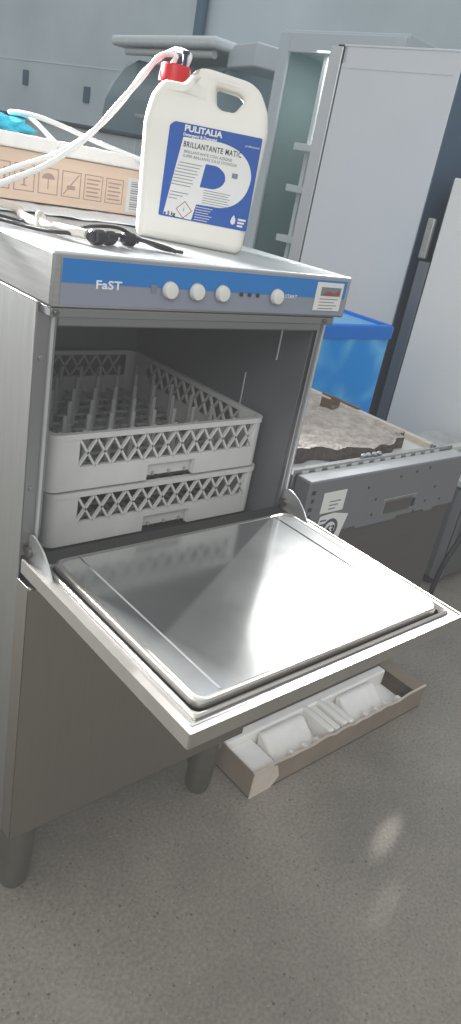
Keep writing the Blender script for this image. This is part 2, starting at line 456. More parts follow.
# wash chamber (open front)
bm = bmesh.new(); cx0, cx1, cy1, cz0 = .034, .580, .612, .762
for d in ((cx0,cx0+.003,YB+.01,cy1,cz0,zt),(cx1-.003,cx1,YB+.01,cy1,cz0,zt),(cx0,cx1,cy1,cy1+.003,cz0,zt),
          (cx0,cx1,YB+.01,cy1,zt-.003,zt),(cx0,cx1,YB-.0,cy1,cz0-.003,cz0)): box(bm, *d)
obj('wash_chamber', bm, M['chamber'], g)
boxo('floor_dark_sheet', (.036,.578,.033,.60,.7622,.7655), M['gasket'], g)  # dark sheet over the whole chamber floor, under the racks
boxo('sill', (.034, .580, .0, YB+.012, .745, .764), M['steel_rim'], g, .002)
for x in (.048, .556):
    boxo('rack_runner', (x, x+.012, YB+.02, .54, .764, .7725), M['steel_frame'], g, .001)
# weld lines / guide wire on right chamber wall
tubeo('guide_rod', [(.572,.20,.80),(.572,.20,.95),(.572,.20,1.05)], .0022, M['steel_top'], g, 8, 3)
tubeo('guide_rod', [(.572,.12,1.10),(.572,.12,1.16)], .0022, M['steel_top'], g, 8, 3)

# lower front panel : tray folded back at the sides
bm = bmesh.new()
box(bm, 0, W, 0, .002, .206, .768); box(bm, 0, .0015, 0, YB+.0, .206, .772); box(bm, W-.0015, W, 0, YB, .206, .768)
box(bm, 0, W, 0, YB, .206, .208); box(bm, 0, W, 0, YB-.002, .7665, .768)
obj('lower_panel', bm, M['steel_low'], g, .0012, 2)
# legs
for x in (.05, W-.05):
    for y in (.065, DEP-.08):
        bm = bmesh.new(); lathe(bm, [(.038,.2),(.038,.085),(.034,.08)], (x,y,0), n=28); L = obj('leg', bm, M['leg'], g, smooth=True)
        bm = bmesh.new(); lathe(bm, [(.033,.084),(.033,.03),(.030,.006),(.027,0)], (x,y,0), n=28); obj('leg_foot', bm, M['leg'], L, smooth=True)

# drop door (open, horizontal)
d0, d1 = -.419, .030
door = empty('door', (0,0,0)); door.parent = g
bm = bmesh.new()
zl, zh = .787, .811
def L(x0,x1,y0,y1,r,z): return [(a,b,z) for a,b in rrect(x0,x1,y0,y1,r,4)]
loft(bm, [L(0,W,d0,d1,.002,zl), L(0,W,d0,d1,.002,zh), L(.004,W-.004,d0+.004,d1,.002,zh), L(.005,W-.005,d0+.005,d1,.002,zh-.002),
          L(.026,W-.026,d0+.026,d1-.004,.004,zh-.002)])
obj('door_tray', bm, M['steel_rim'], door, smooth=True)
bm = bmesh.new()
loft(bm, [L(.020,W-.020,d0+.018,-.008,.006,zh-.008), L(.020,W-.020,d0+.018,-.008,.006,zh+.002), L(.023,W-.023,d0+.021,-.008,.008,zh+.004),
          L(.027,W-.027,d0+.025,-.009,.010,zh+.002), L(.030,W-.030,d0+.028,-.009,.012,zh-.002)])
obj('door_step_rim', bm, M['steel_rim'], door, smooth=True)
bm = bmesh.new()
px0, px1, py0, py1 = .034, W-.034, d0+.031, -.006
loft(bm, [L(px0,px1,py0,py1,.016,zh-.004), L(px0,px1,py0,py1,.016,zh+.007), L(px0+.002,px1-.002,py0+.002,py1-.002,.016,zh+.0095),
          L(px0+.006,px1-.006,py0+.006,py1-.006,.015,zh+.010), L(px0+.009,px1-.009,py0+.009,py1-.009,.014,zh+.0085)], True, False)
obj('panel_bead', bm, M['steel_rim'], door, smooth=True)
bm = bmesh.new(); loft(bm, [L(px0+.008,px1-.008,py0+.008,py1-.008,.014,zh+.0080), L(px0+.008,px1-.008,py0+.008,py1-.008,.014,zh+.0086)])
obj('inner_panel', bm, M['steel_door'], door)
# folded creases near left and right edge of the liner
for x in (px0+.046, px1-.046):
    bm = bmesh.new(); prism(bm, [(x-.0025,zh+.0082),(x,zh+.0102),(x+.0025,zh+.0082)], lambda a,b,d:(a,d,b), py0+.012, py1-.004)
    obj('liner_crease', bm, M['steel_door'], door)
bm = bmesh.new(); box(bm, .012, W-.012, d0+.012, d0+.0165, zh-.003, zh-.0012)
obj('door_gasket', bm, M['steel_frame'], door)
boxo('bottom_gasket', (.036,W-.024,.0,.034,zh-.003,zh+.001), M['gasket'], door)
# hinge plates : sector plates standing on both sides of the hinge
for x, k in ((.014, 0), (W-.012, 1)):
    pts = [(.046,.806)]
    for i in range(15):
        a = math.radians(86 - 118*i/14); pts.append((.040-.0+ .100*-math.cos(a)*1.0 if False else .048-.098*math.cos(a), .800+.058*math.sin(a)))
    pts = [(.036,.790),(.036,.850),(.026,.854),(.008,.852),(-.012,.843),(-.030,.829),(-.045,.811),(-.053,.799),(-.056,.790)]
    bm = bmesh.new(); prism(bm, round_poly(pts,.006,3), lambda a,b,d:(d,a,b), x, x+.003)
    hp = obj('hinge_plate', bm, M['steel_top'], door, .0008, 1)
    bm = bmesh.new(); lathe(bm, [(.009,x-.007),(.009,x-.001),(.0085,x+.0005)], (0,.028,.822), 'x', 18); obj('hinge_bolt', bm, M['screw'], hp, smooth=True)

# ================================================================== DISH RACKS
def segs_ring(bm, x0, x1, y0, y1, r, t, z0, z1, keep=None, xs=(), taper=0):
    O = rrect(x0,x1,y0,y1,r,5)
    # insert notch points on the front side (between corner 4 (x0,y0) end and corner 1 start)
    pts = []
    n = len(O)
    for i in range(n):
        a, b = O[i], O[(i+1)%n]; pts.append(a)
        if abs(a[1]-b[1]) < 1e-6 and abs(a[1]-y0) < 1e-6 and abs(a[0]-b[0]) > .1:
            for x in sorted(xs, reverse=a[0] > b[0]): pts.append((x, y0))
        if math.dist(a, b) > .1 and not (abs(a[1]-b[1]) < 1e-6 and abs(a[1]-y0) < 1e-6):
            for t_ in (.1,.9): pts.append((a[0]+(b[0]-a[0])*t_, a[1]+(b[1]-a[1])*t_))
    cx, cy = (x0+x1)/2, (y0+y1)/2
    sx, sy = (x1-x0-2*t)/(x1-x0), (y1-y0-2*t)/(y1-y0)
    I = [((a-cx)*sx+cx, (b-cy)*sy+cy) for a, b in pts]
    n = len(pts)
    kp = [(not keep) or keep((pts[i][0]+pts[(i+1)%n][0])/2, (pts[i][1]+pts[(i+1)%n][1])/2) for i in range(n)]
    LO = [bm.verts.new((a,b,z0)) for a,b in pts]; HO = [bm.verts.new((a,b,z1)) for a,b in pts]
    LI = [bm.verts.new((a,b,z0)) for a,b in I]; HI = [bm.verts.new((a,b,z1)) for a,b in I]
    for i in range(n):
        if not kp[i]: continue
        j = (i+1) % n
        bm.faces.new([LO[i],LO[j],HO[j],HO[i]]); bm.faces.new([LI[j],LI[i],HI[i],HI[j]])
        bm.faces.new([HO[i],HO[j],HI[j],HI[i]]); bm.faces.new([LO[j],LO[i],LI[i],LI[j]])
        if not kp[i-1]: bm.faces.new([LO[i],HO[i],HI[i],LI[i]])
        if not kp[j]: bm.faces.new([LO[j],LI[j],HI[j],HO[j]])
    for v in LO+HO+LI+HI:
        if not v.link_faces: bm.verts.remove(v)

def bar2(bm, p, q, w, n, t):
    p, q, n = Vector(p), Vector(q), Vector(n).normalized(); d = (q-p).normalized(); s = d.cross(n)*w/2; nn = n*t/2
    A = [bm.verts.new(p+a*s+b*nn) for a,b in ((-1,-1),(1,-1),(1,1),(-1,1))]; B = [bm.verts.new(q+a*s+b*nn) for a,b in ((-1,-1),(1,-1),(1,1),(-1,1))]
    bm.faces.new(A[::-1]); bm.faces.new(B)
    for k in range(4): bm.faces.new([A[k],A[(k+1)%4],B[(k+1)%4],B[k]])

RW, RD, RH = .486, .492, .104
def rack(name, loc, label, pegs):
    t = empty(name, loc, 0, label, 'dish rack', 'plastic dish racks stacked in the glasswasher')
    bm = bmesh.new()
    NX = (.205, .315)
    # lower band, notch at front
    segs_ring(bm, .002, RW-.002, .002, RD-.002, .02, .008, 0, .031, lambda x,y: not (y < .01 and NX[0] < x < NX[1]), NX)
    segs_ring(bm, .002, RW-.002, .002, RD-.002, .02, .008, .031, .043, None, NX)
    segs_ring(bm, .002, RW-.002, .002, RD-.002, .02, .008, .043, .094, lambda x,y: (x < .058 or x > RW-.026) and (y < .05 or y > RD-.05), (.058, RW-.026))
    segs_ring(bm, 0, RW, 0, RD, .022, .010, .094, RH, None, NX)
    # recessed hand hold behind the notch
    box(bm, NX[0]-.006, NX[1]+.006, .0135, .0165, .004, .034); box(bm, NX[0]-.003, NX[0], .004, .02, .0, .031); box(bm, NX[1], NX[1]+.003, .004, .02, .0, .031)
    obj('rack_frame', bm, M['rack'], t, smooth=True)
    # lattice panels
    def lat(nm, a0, a1, fn, n, cells):
        bm = bmesh.new(); c = (a1-a0)/cells; z0, z1 = .042, .093
        for i in range(cells):
            p0, p1 = fn(a0+c*i), fn(a0+c*(i+1))
            bar2(bm, (*p0,z0), (*p1,z1), .0040, n, .006); bar2(bm, (*p0,z1), (*p1,z0), .0040, n, .006)
        obj(nm, bm, M['rack'], t)
    lat('lattice_panel', .058, RW-.026, lambda a:(a,.0045), (0,1,0), 12)
    lat('lattice_panel', .045, RW-.045, lambda a:(a,RD-.0055), (0,1,0), 12)
    lat('lattice_panel', .045, RD-.045, lambda a:(RW-.0055,a), (1,0,0), 12)
    lat('lattice_panel', .045, RD-.045, lambda a:(.0055,a), (1,0,0), 12)
    # floor grid
    bm = bmesh.new()
    for i in range(1, 13): box(bm, RW*i/13-.002, RW*i/13+.002, .008, RD-.008, .006, .012)
    for i in range(1, 12): box(bm, .008, RW-.008, RD*i/12-.002, RD*i/12+.002, .006, .012)
    obj('rack_floor', bm, M['peg'], t)
    if pegs:
        me = None
        for iy in range(6):
            for ix in range(9):
                x = .045 + ix*.0495; y = .050 + iy*.072
                if me is None:
                    bm = bmesh.new(); box(bm, -.0042, .0042, -.003, .003, 0, .080); box(bm, -.0062, .0062, -.0045, .0045, 0, .034)
                    o = obj('peg', bm, M['peg'], t, .0012, 1, loc=(x,y,.010)); me = o
                else:
                    o = me.copy(); COL.objects.link(o); o.parent = t; o.location = (x,y,.010)
    return t
rack('dish_rack', (.078, .098, .774), 'grey plastic dish rack at the bottom of the stack in the open chamber', False)
rack('dish_rack', (.070, .096, .883), 'grey plastic peg rack, upper one of the two stacked in the open chamber', True)

# ================================================================== JUG
JC = Vector((.412, .245, HT)); JA = math.radians(-40.5)
jug = empty('plastic_jug', JC, JA, 'milky white jug of rinse aid with blue label and red cap on the steel top', 'jug')
JW, JD = .098, .060       # half sizes
body = [(-.088,0),(.088,0),(.092,.012),(.100,.20),(.097,.226),(.078,.256),(.060,.264),(-.020,.268),(-.030,.262),(-.040,.244),(-.090,.244),(-.098,.232),(-.104,.19),(-.096,.012)]
body = [(-.094,0),(.084,0),(.094,.010),(.104,.20),(.098,.232),(.080,.262),(.060,.273),(-.012,.280),(-.028,.278),(-.042,.262),(-.050,.251),(-.084,.251),(-.100,.228),(-.108,.19),(-.100,.010)]
hole = [(.004,.256),(.046,.252),(.056,.243),(.042,.222),(.018,.222),(.008,.230)]
jb = curve_plate('jug_body', [round_poly(body,.010,4), round_poly(hole,.006,4)], JD*2, .014, M['jug'], jug, facing_minus_y(0,0,0), 5)
# make the handle zone slimmer like a moulded jug and subtle waist
for v in jb.data.vertices:
    z = v.co.z; x = v.co.x
    k = 1.0
    if z > .19: k = 1 - .42*min(1, (z-.19)/.075)*(1 if x > -.03 else .35)
    v.co.y *= k
# recessed handle ring around the hole
bm = bmesh.new()
lathe(bm, [(.021,.236),(.021,.252)], (-.070,0,0), n=26); lathe(bm, [(.018,.236),(.018,.254)], (-.070,0,0), n=26)
obj('neck', bm, M['jug'], jug, smooth=True)
bm = bmesh.new(); n = 40; rings = []
for z, rr in ((.251,.0262),(.274,.0258),(.278,.024),(.2785,.004)):
    rings.append([bm.verts.new((-.070+(rr+(.0008 if (i%2 and rr>.025) else 0))*math.cos(2*PI*i/n),(rr+(.0008 if (i%2 and rr>.025) else 0))*math.sin(2*PI*i/n),z)) for i in range(n)])
for A, B in zip(rings, rings[1:]):
    for i in range(n): bm.faces.new([A[i],A[(i+1)%n],B[(i+1)%n],B[i]])
bm.faces.new(rings[0][::-1]); bm.faces.new(rings[-1])
cap = obj('cap', bm, M['cap'], jug, smooth=True); cap['label'] = 'red ribbed screw cap'
bm = bmesh.new(); lathe(bm, [(.004,0),(.004,.02),(.007,.022),(.007,.026)], (-.0555,-.014,.274), n=14)
obj('hose_fitting', bm, M['cap_dark'], cap, smooth=True)
# label
LX0, LX1, LZ0, LZ1 = -.062, .096, .042, .192
yl = -JD - .0006
def uv(u, v): return (LX0+(LX1-LX0)*u, LZ0+(LZ1-LZ0)*v)
FM = facing_minus_y(0, yl, 0)
lab = curve_plate('label', [round_poly([uv(0,0),uv(1,0),uv(1.0,1),uv(.05,1),uv(0,.955)], .003, 3)], .0006, 0, M['label_blue'], jug, FM)
Pout = [uv(.05,.02),uv(.16,.86),uv(.60,.88),uv(.78,.83),uv(.90,.73),uv(.96,.58),uv(.93,.40),uv(.84,.27),uv(.70,.20),uv(.40,.19),uv(.37,.01)]
Pin = [uv(.44,.63),uv(.58,.63),uv(.66,.57),uv(.68,.50),uv(.65,.43),uv(.57,.38),uv(.41,.38)]
curve_plate('letter_p', [round_poly(Pout, [.001,.001,.03,.03,.03,.03,.03,.03,.03,.002,.001], 4), round_poly(Pin, [.001,.008,.008,.008,.008,.008,.001], 3)], .0004, 0, M['label_white'], lab, facing_minus_y(0, yl-.0006, 0))
y3 = yl-.0010
def ltext(nm, s, u, v, size, m, bold=0, sx=1, **k):
    a, b = uv(u, v); return text(nm, s, size, m, lab, facing_minus_y(a, y3, b), bold, sx, .0001, **k)
ltext('brand_lettering', 'PULITALIA', .16, .925, .0128, M['label_white'], .0005, 1.08)
ltext('brand_tagline', 'Detergenti & Detersivi', .155, .875, .0062, M['label_white'], .0002, 1.0)
ltext('product_name', 'BRILLANTANTE MATIC', .17, .765, .0122, M['ink_black'], .00022, .70, spacing=1.18)
ltext('product_text', 'BRILLANTANTE CON AZIONE', .185, .705, .0062, M['ink_dark'], 0, 1)
ltext('product_text', 'SUPER BRILLANTE SULLE STOVIGLIE', .182, .66, .0062, M['ink_dark'], 0, .95)
ltext('side_lettering', 'professional', .83, .885, .005, M['label_white'])
for k in range(8):
    a, b = uv(.155-.012*k, .60-.034*k)
    c = .25 - .01*(k%3)
    boxo('text_line', (a, a+(LX1-LX0)*c, y3-.0002, y3+.0002, b-.0006, b+.0006), M['ink_grey'], lab)
for k in range(3):
    a, b = uv(.10-.008*k, .28-.035*k); boxo('text_line', (a, a+(LX1-LX0)*(.2-.05*k), y3-.0002, y3+.0002, b-.0006, b+.0006), M['ink_grey'], lab)
for k in range(6):
    a, b = uv(.46, .355-.027*k); boxo('text_line', (a, a+(LX1-LX0)*(.30-.02*(k%2)), y3-.0002, y3+.0002, b-.0005, b+.0005), M['ink_grey'], lab)
for k in range(6):
    a, b = uv(.40, .165-.028*k); boxo('text_line', (a, a+(LX1-LX0)*(.19-.02*(k%3)), y3-.0002, y3+.0002, b-.0005, b+.0005), M['label_white'], lab)
a, b = uv(.74,.565); boxo('text_block', (a, a+.010, y3-.0002, y3+.0002, b-.004, b+.004), M['ink_grey'], lab)
a, b = uv(.275, .105); s1, s2 = .0145, .0128
curve_plate('hazard_diamond', [[(a-s1,b),(a,b-s1),(a+s1,b),(a,b+s1)], [(a-s2,b),(a,b-s2),(a+s2,b),(a,b+s2)]], .0002, 0, M['ink_red'], lab, facing_minus_y(0,y3,0))
ltext('hazard_sign', 'i', .265, .09, .012, M['ink_dark']); 
ltext('weight_lettering', 'e 5 kg', .055, .022, .0085, M['ink_black'], .0003, 1)
a, b = uv(.84, .09)
curve_plate('drop_emblem', [round_poly([(a-.006,b-.002),(a-.002,b-.007),(a+.003,b-.004),(a+.003,b+.003),(a-.001,b+.010),(a-.004,b+.005)], .002)], .0002, 0, M['label_white'], lab, facing_minus_y(0,y3,0))
for k in range(3):
    a, b = uv(.885, .115-.035*k); boxo('emblem_text', (a, a+.014-.002*k, y3-.0002, y3+.0002, b-.0016, b+.0016), M['label_white'], lab)

# ================================================================== things lying on the steel top
def at(x, y, z): return (x, y, z)
def jw(x, y, z):   # jug-local to world
    c, s = math.cos(JA), math.sin(JA); return (JC.x+x*c-y*s, JC.y+x*s+y*c, JC.z+z)
# two white hoses rising to the cap
c0 = jw(-.0555,-.008,.285)
tag(tubeo('hose', [jw(-.076,.004,.2795), jw(-.074,.004,.292), (0.339, 0.315, 1.574), (0.312, 0.323, 1.533), (0.277, 0.33, 1.489), (0.241, 0.336, 1.442), (0.193, 0.328, 1.404), (0.135, 0.317, 1.369), (0.058, 0.296, 1.338), (-0.002, 0.265, 1.317),(-.06,.25,1.305)], .0045, M['tube_white']),
    'white hose arching from the red cap down to the left', 'hose')
tag(tubeo('hose', [jw(-.052,-.006,.2795), jw(-.050,-.008,.296),(0.372, 0.325, 1.590), (0.338, 0.349, 1.553), (0.301, 0.355, 1.496), (0.253, 0.355, 1.444), (0.207, 0.388, 1.398), (0.135, 0.391, 1.364), (0.08, 0.385, 1.342), (0.023, 0.368, 1.324),(-.04,.35,1.31)], .0045, M['tube_white']),
    'second white hose beside the first, crossing over the cardboard box', 'hose')
# flat loop of white hose on the box
tag(tubeo('hose', [(0.3, 0.553, 1.4), (0.293, 0.684, 1.446), (0.264, 0.716, 1.449), (0.284, 0.667, 1.451), (0.327, 0.62, 1.443), (0.415, 0.607, 1.425), (0.487, 0.557, 1.409), (0.505, 0.506, 1.401)], .0050, M['tube_white']),
    'white hose lying in a loose loop over the foam on the cardboard box', 'hose')
# black cable and couplings
tag(tubeo('cable', [(-.02,.30,1.2925),(.03,.24,1.2925),(.055,.17,1.293),(.075,.12,1.297),(.11,.095,1.302),(.15,.110,1.303),(.20,.115,1.300),(.235,.085,1.296),(.245,.066,1.293)], .0032, M['cable_black']),
    'black rubber cable lying across the front of the steel top', 'cable')
tag(tubeo('cable', [(.02,.34,1.2925),(.07,.26,1.2925),(.10,.17,1.296),(.13,.125,1.310),(.17,.12,1.312),(.205,.125,1.302),(.235,.095,1.2925),(.262,.07,1.2925)], .0027, M['cable_black']),
    'thinner black cable lying behind the other black cable', 'cable')
for k, (x, y, a) in enumerate(((.118,.092,.35),(.146,.105,.35),(.190,.118,-.1))):
    c = empty('hose_coupling', (x,y,HT+.0145), a, ('black threaded hose coupling at the end of the clear tube','black hose coupling in the middle of the three','black hose coupling nearest the jug')[k], 'coupling')
    bm = bmesh.new(); rr = (.0112,.0102,.0098)[k]
    lathe(bm, [(rr*.7,-.012),(rr,-.010),(rr,.008),(rr*.75,.011)], (0,0,rr-.0145), 'x', 10)
    obj('coupling_nut', bm, M['cable_black'], c, smooth=False)
    bm = bmesh.new(); lathe(bm, [(rr*.55,-.018),(rr*.55,.016)], (0,0,rr-.0145), 'x', 14); obj('coupling_sleeve', bm, M['black_plastic'], c, smooth=True)
tag(tubeo('hose', [(.10,.092,1.301),(.085,.12,1.301),(.075,.20,1.298),(.10,.30,1.2955),(.13,.38,1.2955),(.12,.46,1.296)], .0072, M['tube_clear']),
    'clear milky tube ending in a black coupling', 'hose')
tag(tubeo('cable_tie', [(.060,.165,1.291),(.062,.172,1.312),(.072,.178,1.313),(.078,.172,1.2995)], .003, M['tube_clear']), 'pale plastic tie wrapped around the black cable', 'cable tie')
# crumpled white film under the box
bm = bmesh.new(); nx, ny = 30, 14; V = []
for j in range(ny+1):
    for i in range(nx+1):
        x = .0+.56*i/nx; y = .40+.33*j/ny - .10*(i/nx)*(1-j/ny)*0
        z = HT+.0012+.004*abs(math.sin(x*47+y*31)*math.cos(y*53-x*12))
        V.append(bm.verts.new((x+.01*math.sin(j*1.3), y+.012*math.sin(i*.8)*(1 if j == 0 else .3), z)))
for j in range(ny):
    for i in range(nx): a = j*(nx+1)+i; bm.faces.new([V[a],V[a+1],V[a+nx+2],V[a+nx+1]])
fl = obj('plastic_film', bm, M['film'], smooth=True); fl.modifiers.new('solid','SOLIDIFY').thickness = -.0008
tag(fl, 'crumpled white plastic film spread under the cardboard box', 'plastic film')
# cardboard box
BZ = HT+.0065
cb = empty('cardboard_box', (0,0,0), 0, 'long flat cardboard box with printed handling symbols lying on the machine', 'box')
bx0, bx1, by0, by1, bz1 = -.06, .520, .575, .765, BZ+.092
boxo('box_body', (bx0,bx1,by0,by1,BZ,bz1), M['cardboard'], cb, .002)
for k in range(6):
    x = .16+k*.052; w_, h_ = .044, .050; z = BZ+.018
    o2 = [(x,z),(x+w_,z),(x+w_,z+h_),(x,z+h_)]; i2 = [(x+.002,z+.002),(x+w_-.002,z+.002),(x+w_-.002,z+h_-.002),(x+.002,z+h_-.002)]
    sy = curve_plate('handling_symbol', [o2,i2], .0004, 0, M['ink_brown'], cb, facing_minus_y(0,by0-.0006,0))
    mx, mz = x+w_/2, z+h_/2
    bm = bmesh.new()
    if k == 0:
        for q in (-.01,.008): prism(bm, [(mx+q,mz-.014),(mx+q+.005,mz-.014),(mx+q+.005,mz+.006),(mx+q+.010,mz+.006),(mx+q+.0025,mz+.016),(mx+q-.005,mz+.006),(mx+q,mz+.006)], lambda a,b,d:(a,d,b), by0-.0008, by0-.0002)
    elif k == 1:
        prism(bm, [(mx-.010,mz+.014),(mx+.010,mz+.014),(mx+.007,mz),(mx+.0015,mz-.003),(mx+.0015,mz-.012),(mx+.008,mz-.015),(mx-.008,mz-.015),(mx-.0015,mz-.012),(mx-.0015,mz-.003),(mx-.007,mz)], lambda a,b,d:(a,d,b), by0-.0008, by0-.0002)
    elif k == 2:
        prism(bm, [(mx+.014*math.cos(t*PI/8),mz+.004+.011*math.sin(t*PI/8)) for t in range(9)], lambda a,b,d:(a,d,b), by0-.0008, by0-.0002); box(bm, mx-.001, mx+.001, by0-.0008, by0-.0002, mz-.015, mz+.004)
    elif k == 3:
        prism(bm, [(mx-.018,mz-.020),(mx-.015,mz-.020),(mx+.018,mz+.020),(mx+.015,mz+.020)], lambda a,b,d:(a,d,b), by0-.0008, by0-.0002); box(bm, mx-.009, mx+.009, by0-.0007, by0-.0002, mz-.010, mz-.002)
    else:
        for q in range(5): box(bm, mx-.016, mx+.016-.004*(q%2), by0-.0008, by0-.0002, mz-.018+q*.008, mz-.015+q*.008)
    obj('symbol_mark', bm, M['ink_brown'], sy)
bl = boxo('barcode_label', (.474,.508,by0-.0012,by0-.0002,BZ+.006,BZ+.076), M['label_white'], cb)
for k in range(13):
    z = BZ+.012+k*.0046; boxo('barcode_bar', (.483,.503,by0-.0018,by0-.001,z,z+(.0024 if k%3 else .0012)), M['ink_grey'], bl)
# foam board on top + turquoise bag
bm = bmesh.new(); box(bm, -.08, .60, .565, .79, bz1+.001, bz1+.027)
tag(obj('foam_board', bm, M['foam'], bevel=.004), 'bright white foam board lying on top of the long cardboard box', 'foam board')
bm = bmesh.new(); bmesh.ops.create_icosphere(bm, subdivisions=4, radius=1)
for v in bm.verts:
    n_ = 1+.16*math.sin(v.co.x*9+1)*math.cos(v.co.z*8)+.10*math.sin(v.co.y*14+v.co.x*5)
    v.co = Vector((.205+v.co.x*.095*n_, .70+v.co.y*.06*n_, bz1+.028+max(0, (v.co.z*.022*n_+.008))))
tag(obj('plastic_bag', bm, M['turq'], smooth=True), 'crumpled turquoise plastic bag on the foam board', 'bag')

# ================================================================== CARTON ON THE FLOOR
ct = empty('shallow_carton', (.640,-.036,0), 0, 'low open cardboard tray on the floor under the folded-down door', 'carton')
cw, cd, ch, tk = .745, .158, .082, .004
def jag(n, z, amp):
    random.seed(n); k = 26; return [(cw*i/k, z+(-amp*random.random() if 3 < i < 23 else 0)) for i in range(k+1)]
bm = bmesh.new()
top = jag(3, ch, .010)
prism(bm, [(0,0)]+[(cw,0)]+top[::-1], lambda a,b,d:(a,d,b), 0, tk)
prism(bm, [(0,0),(cw,0),(cw,ch),(0,ch)], lambda a,b,d:(a,d,b), cd-tk, cd)
box(bm, 0, tk, tk, cd-tk, 0, ch); box(bm, cw-tk, cw, tk, cd-tk, 0, ch); box(bm, 0, cw, 0, cd, 0, .003)
obj('tray', bm, M['carton'], ct)
bm = bmesh.new(); prism(bm, [(a,b-.003) for a,b in top]+[(a,b+.0025) for a,b in top[::-1]], lambda a,b,d:(a,d,b), -.0006, tk+.0006)
obj('torn_edge', bm, M['carton_in'], ct)
# end flap folded in on the right
bm = bmesh.new(); prism(bm, [(cw-.05,ch-.006),(cw-.002,ch+.001),(cw-.002,ch-.002),(cw-.05,ch-.009)], lambda a,b,d:(a,d,b), .006, cd-.006)
obj('end_flap', bm, M['carton'], ct)
# torn corner tape at the front left
bm = bmesh.new(); prism(bm, [(.0,.0),(.075,.0),(.10,.03),(.085,.072),(.05,.086),(.0,.088)], lambda a,b,d:(a,d,b), -.003, -.0005)
obj('corner_flap', bm, M['carton_in'], ct)
# white moulded foam insert
fi = empty('foam_insert', (.640,-.036,0), 0, 'white moulded foam packing lying inside the low cardboard tray', 'foam packing')
bm = bmesh.new()
box(bm, .010, cw-.058, .008, cd-.008, .004, .026)
box(bm, .010, cw-.058, cd-.040, cd-.010, .026, .080)
box(bm, .012, .10, .012, cd-.040, .026, .060)
obj('foam_tray', bm, M['foam'], fi, .005, 3)
bm = bmesh.new()
for k in range(3): lathe(bm, [(.020,.30+k*.028),(.020,.322+k*.028)], (0,.055,.045), 'x', 20)
bm2 = bmesh.new()
for k in range(4): box(bm2, .300+k*.030, .322+k*.030, .012, cd-.030, .024, .082-.006*(k%2))
bm.free(); obj('foam_ribs', bm2, M['foam'], fi, .006, 3)
for a0, a1 in ((.12,.285),(.44,.60)):
    bm = bmesh.new(); prism(bm, [(.030,.026),(cd-.045,.026),(cd-.042,.074),(cd-.060,.078),(.05,.042)], lambda a,b,d:(d,a,b), a0, a1)
    obj('foam_wedge', bm, M['foam'], fi, .008, 3)
for x in (.14,.19,.24,.45,.50,.55,.61):
    bm = bmesh.new(); prism(bm, [(x,.026),(x+.034,.026),(x+.028,.068),(x+.010,.074)], lambda a,b,d:(a,d,b), .008, .026)
    obj('foam_tooth', bm, M['foam'], fi, .003, 2)

# ================================================================== INTEGRATED DISHWASHER (right)
DX, DY, DH = .748, .106, .81
dw = empty('integrated_dishwasher', (DX,DY,0), 0, 'built-in dishwasher with gunmetal front and stickered control panel, right of the glasswasher', 'dishwasher')
DWW, DWD = .680, .65
bm = bmesh.new(); box(bm, .004, DWW-.02, .055, DWD, .055, DH-.03); obj('cabinet', bm, M['dw_body'], dw, .003)
boxo('door_front', (.012, DWW-.006, .006, .05, .10, DH-.150), M['dw_front'], dw, .003)
boxo('kick_plate', (.03, DWW-.03, .03, .05, .02, .098), M['black_plastic'], dw, .002)
# control panel with notched lower edge
bm = bmesh.new()
pts = [(.010,DH-.155),(.225,DH-.155),(.23,DH-.163),(.40,DH-.163),(.405,DH-.155),(.53,DH-.155),(.535,DH-.163),(.575,DH-.163),(.58,DH-.155),(DWW,DH-.155),(DWW,DH-.002),(.010,DH-.002)]
prism(bm, pts, lambda a,b,d:(a,d,b), 0, .05)
cpan = obj('control_panel', bm, M['dw_panel'], dw, .003, 2)
boxo('panel_top', (.014,DWW-.004,.003,.048,DH-.003,DH-.0008), M['panel_light'], cpan)
boxo('handle_recess', (.325,.475,-.001,.002,DH-.140,DH-.092), M['dw_rail'], cpan, .001)
boxo('recess_opening', (.335,.45,-.0022,-.001,DH-.136,DH-.100), M['dw_front'], cpan, .001)
boxo('recess_button', (.455,.470,-.003,-.001,DH-.130,DH-.106), M['black_plastic'], cpan, .001)
for (x, z) in ((.285,.085),(.285,.13),(.37,.030),(.44,.024),(.50,.020),(.525,.125),(.555,.085),(.60,.13),(.24,.045),(.48,.150)):
    bm = bmesh.new(); lathe(bm, [(.004,-.0008),(.004,.001)], (x,0,DH-z), 'y', 12); obj('screw_hole', bm, M['black_plastic'], cpan)
for k in range(5):
    boxo('vent_slot', (.022+.004*(k%2), .034, -.001, .001, DH-.035-.022*k, DH-.025-.022*k), M['black_plastic'], cpan)
s1_ = boxo('paper_sticker', (.068,.152,-.0012,-.0002,DH-.092,DH-.036), M['label_white'], dw)
for k in range(3): boxo('sticker_mark', (.095,.136-.008*k,-.0018,-.001,DH-.064-.010*k,DH-.061-.010*k), M['ink_grey'], s1_)
# round number sticker, tilted
bm = bmesh.new()
a_ = math.radians(-6); R = lambda x, z: (.118+x*math.cos(a_)-z*math.sin(a_), DH-.141+x*math.sin(a_)+z*math.cos(a_))
prism(bm, [R(-.055,-.045),R(-.02,-.052),R(.045,-.045),R(.058,.040),R(.0,.045),R(-.050,.036)], lambda a,b,d:(a,d,b), -.0022, -.0012)
s2_ = obj('number_sticker', bm, M['label_white'], dw)
ring = [R(.030*math.cos(t*PI/12),.030*math.sin(t*PI/12)) for t in range(24)]; ring2 = [R(.021*math.cos(t*PI/12),.021*math.sin(t*PI/12)) for t in range(24)]
curve_plate('sticker_ring', [ring,ring2], .0004, 0, M['ink_dark'], s2_, facing_minus_y(0,-.0026,0))
q_ = R(-.012,-.012); text('sticker_number', '63', .032, M['ink_black'], s2_, facing_minus_y(q_[0],-.0027,q_[1]) @ Matrix.Rotation(a_,4,'Z'), .0008)
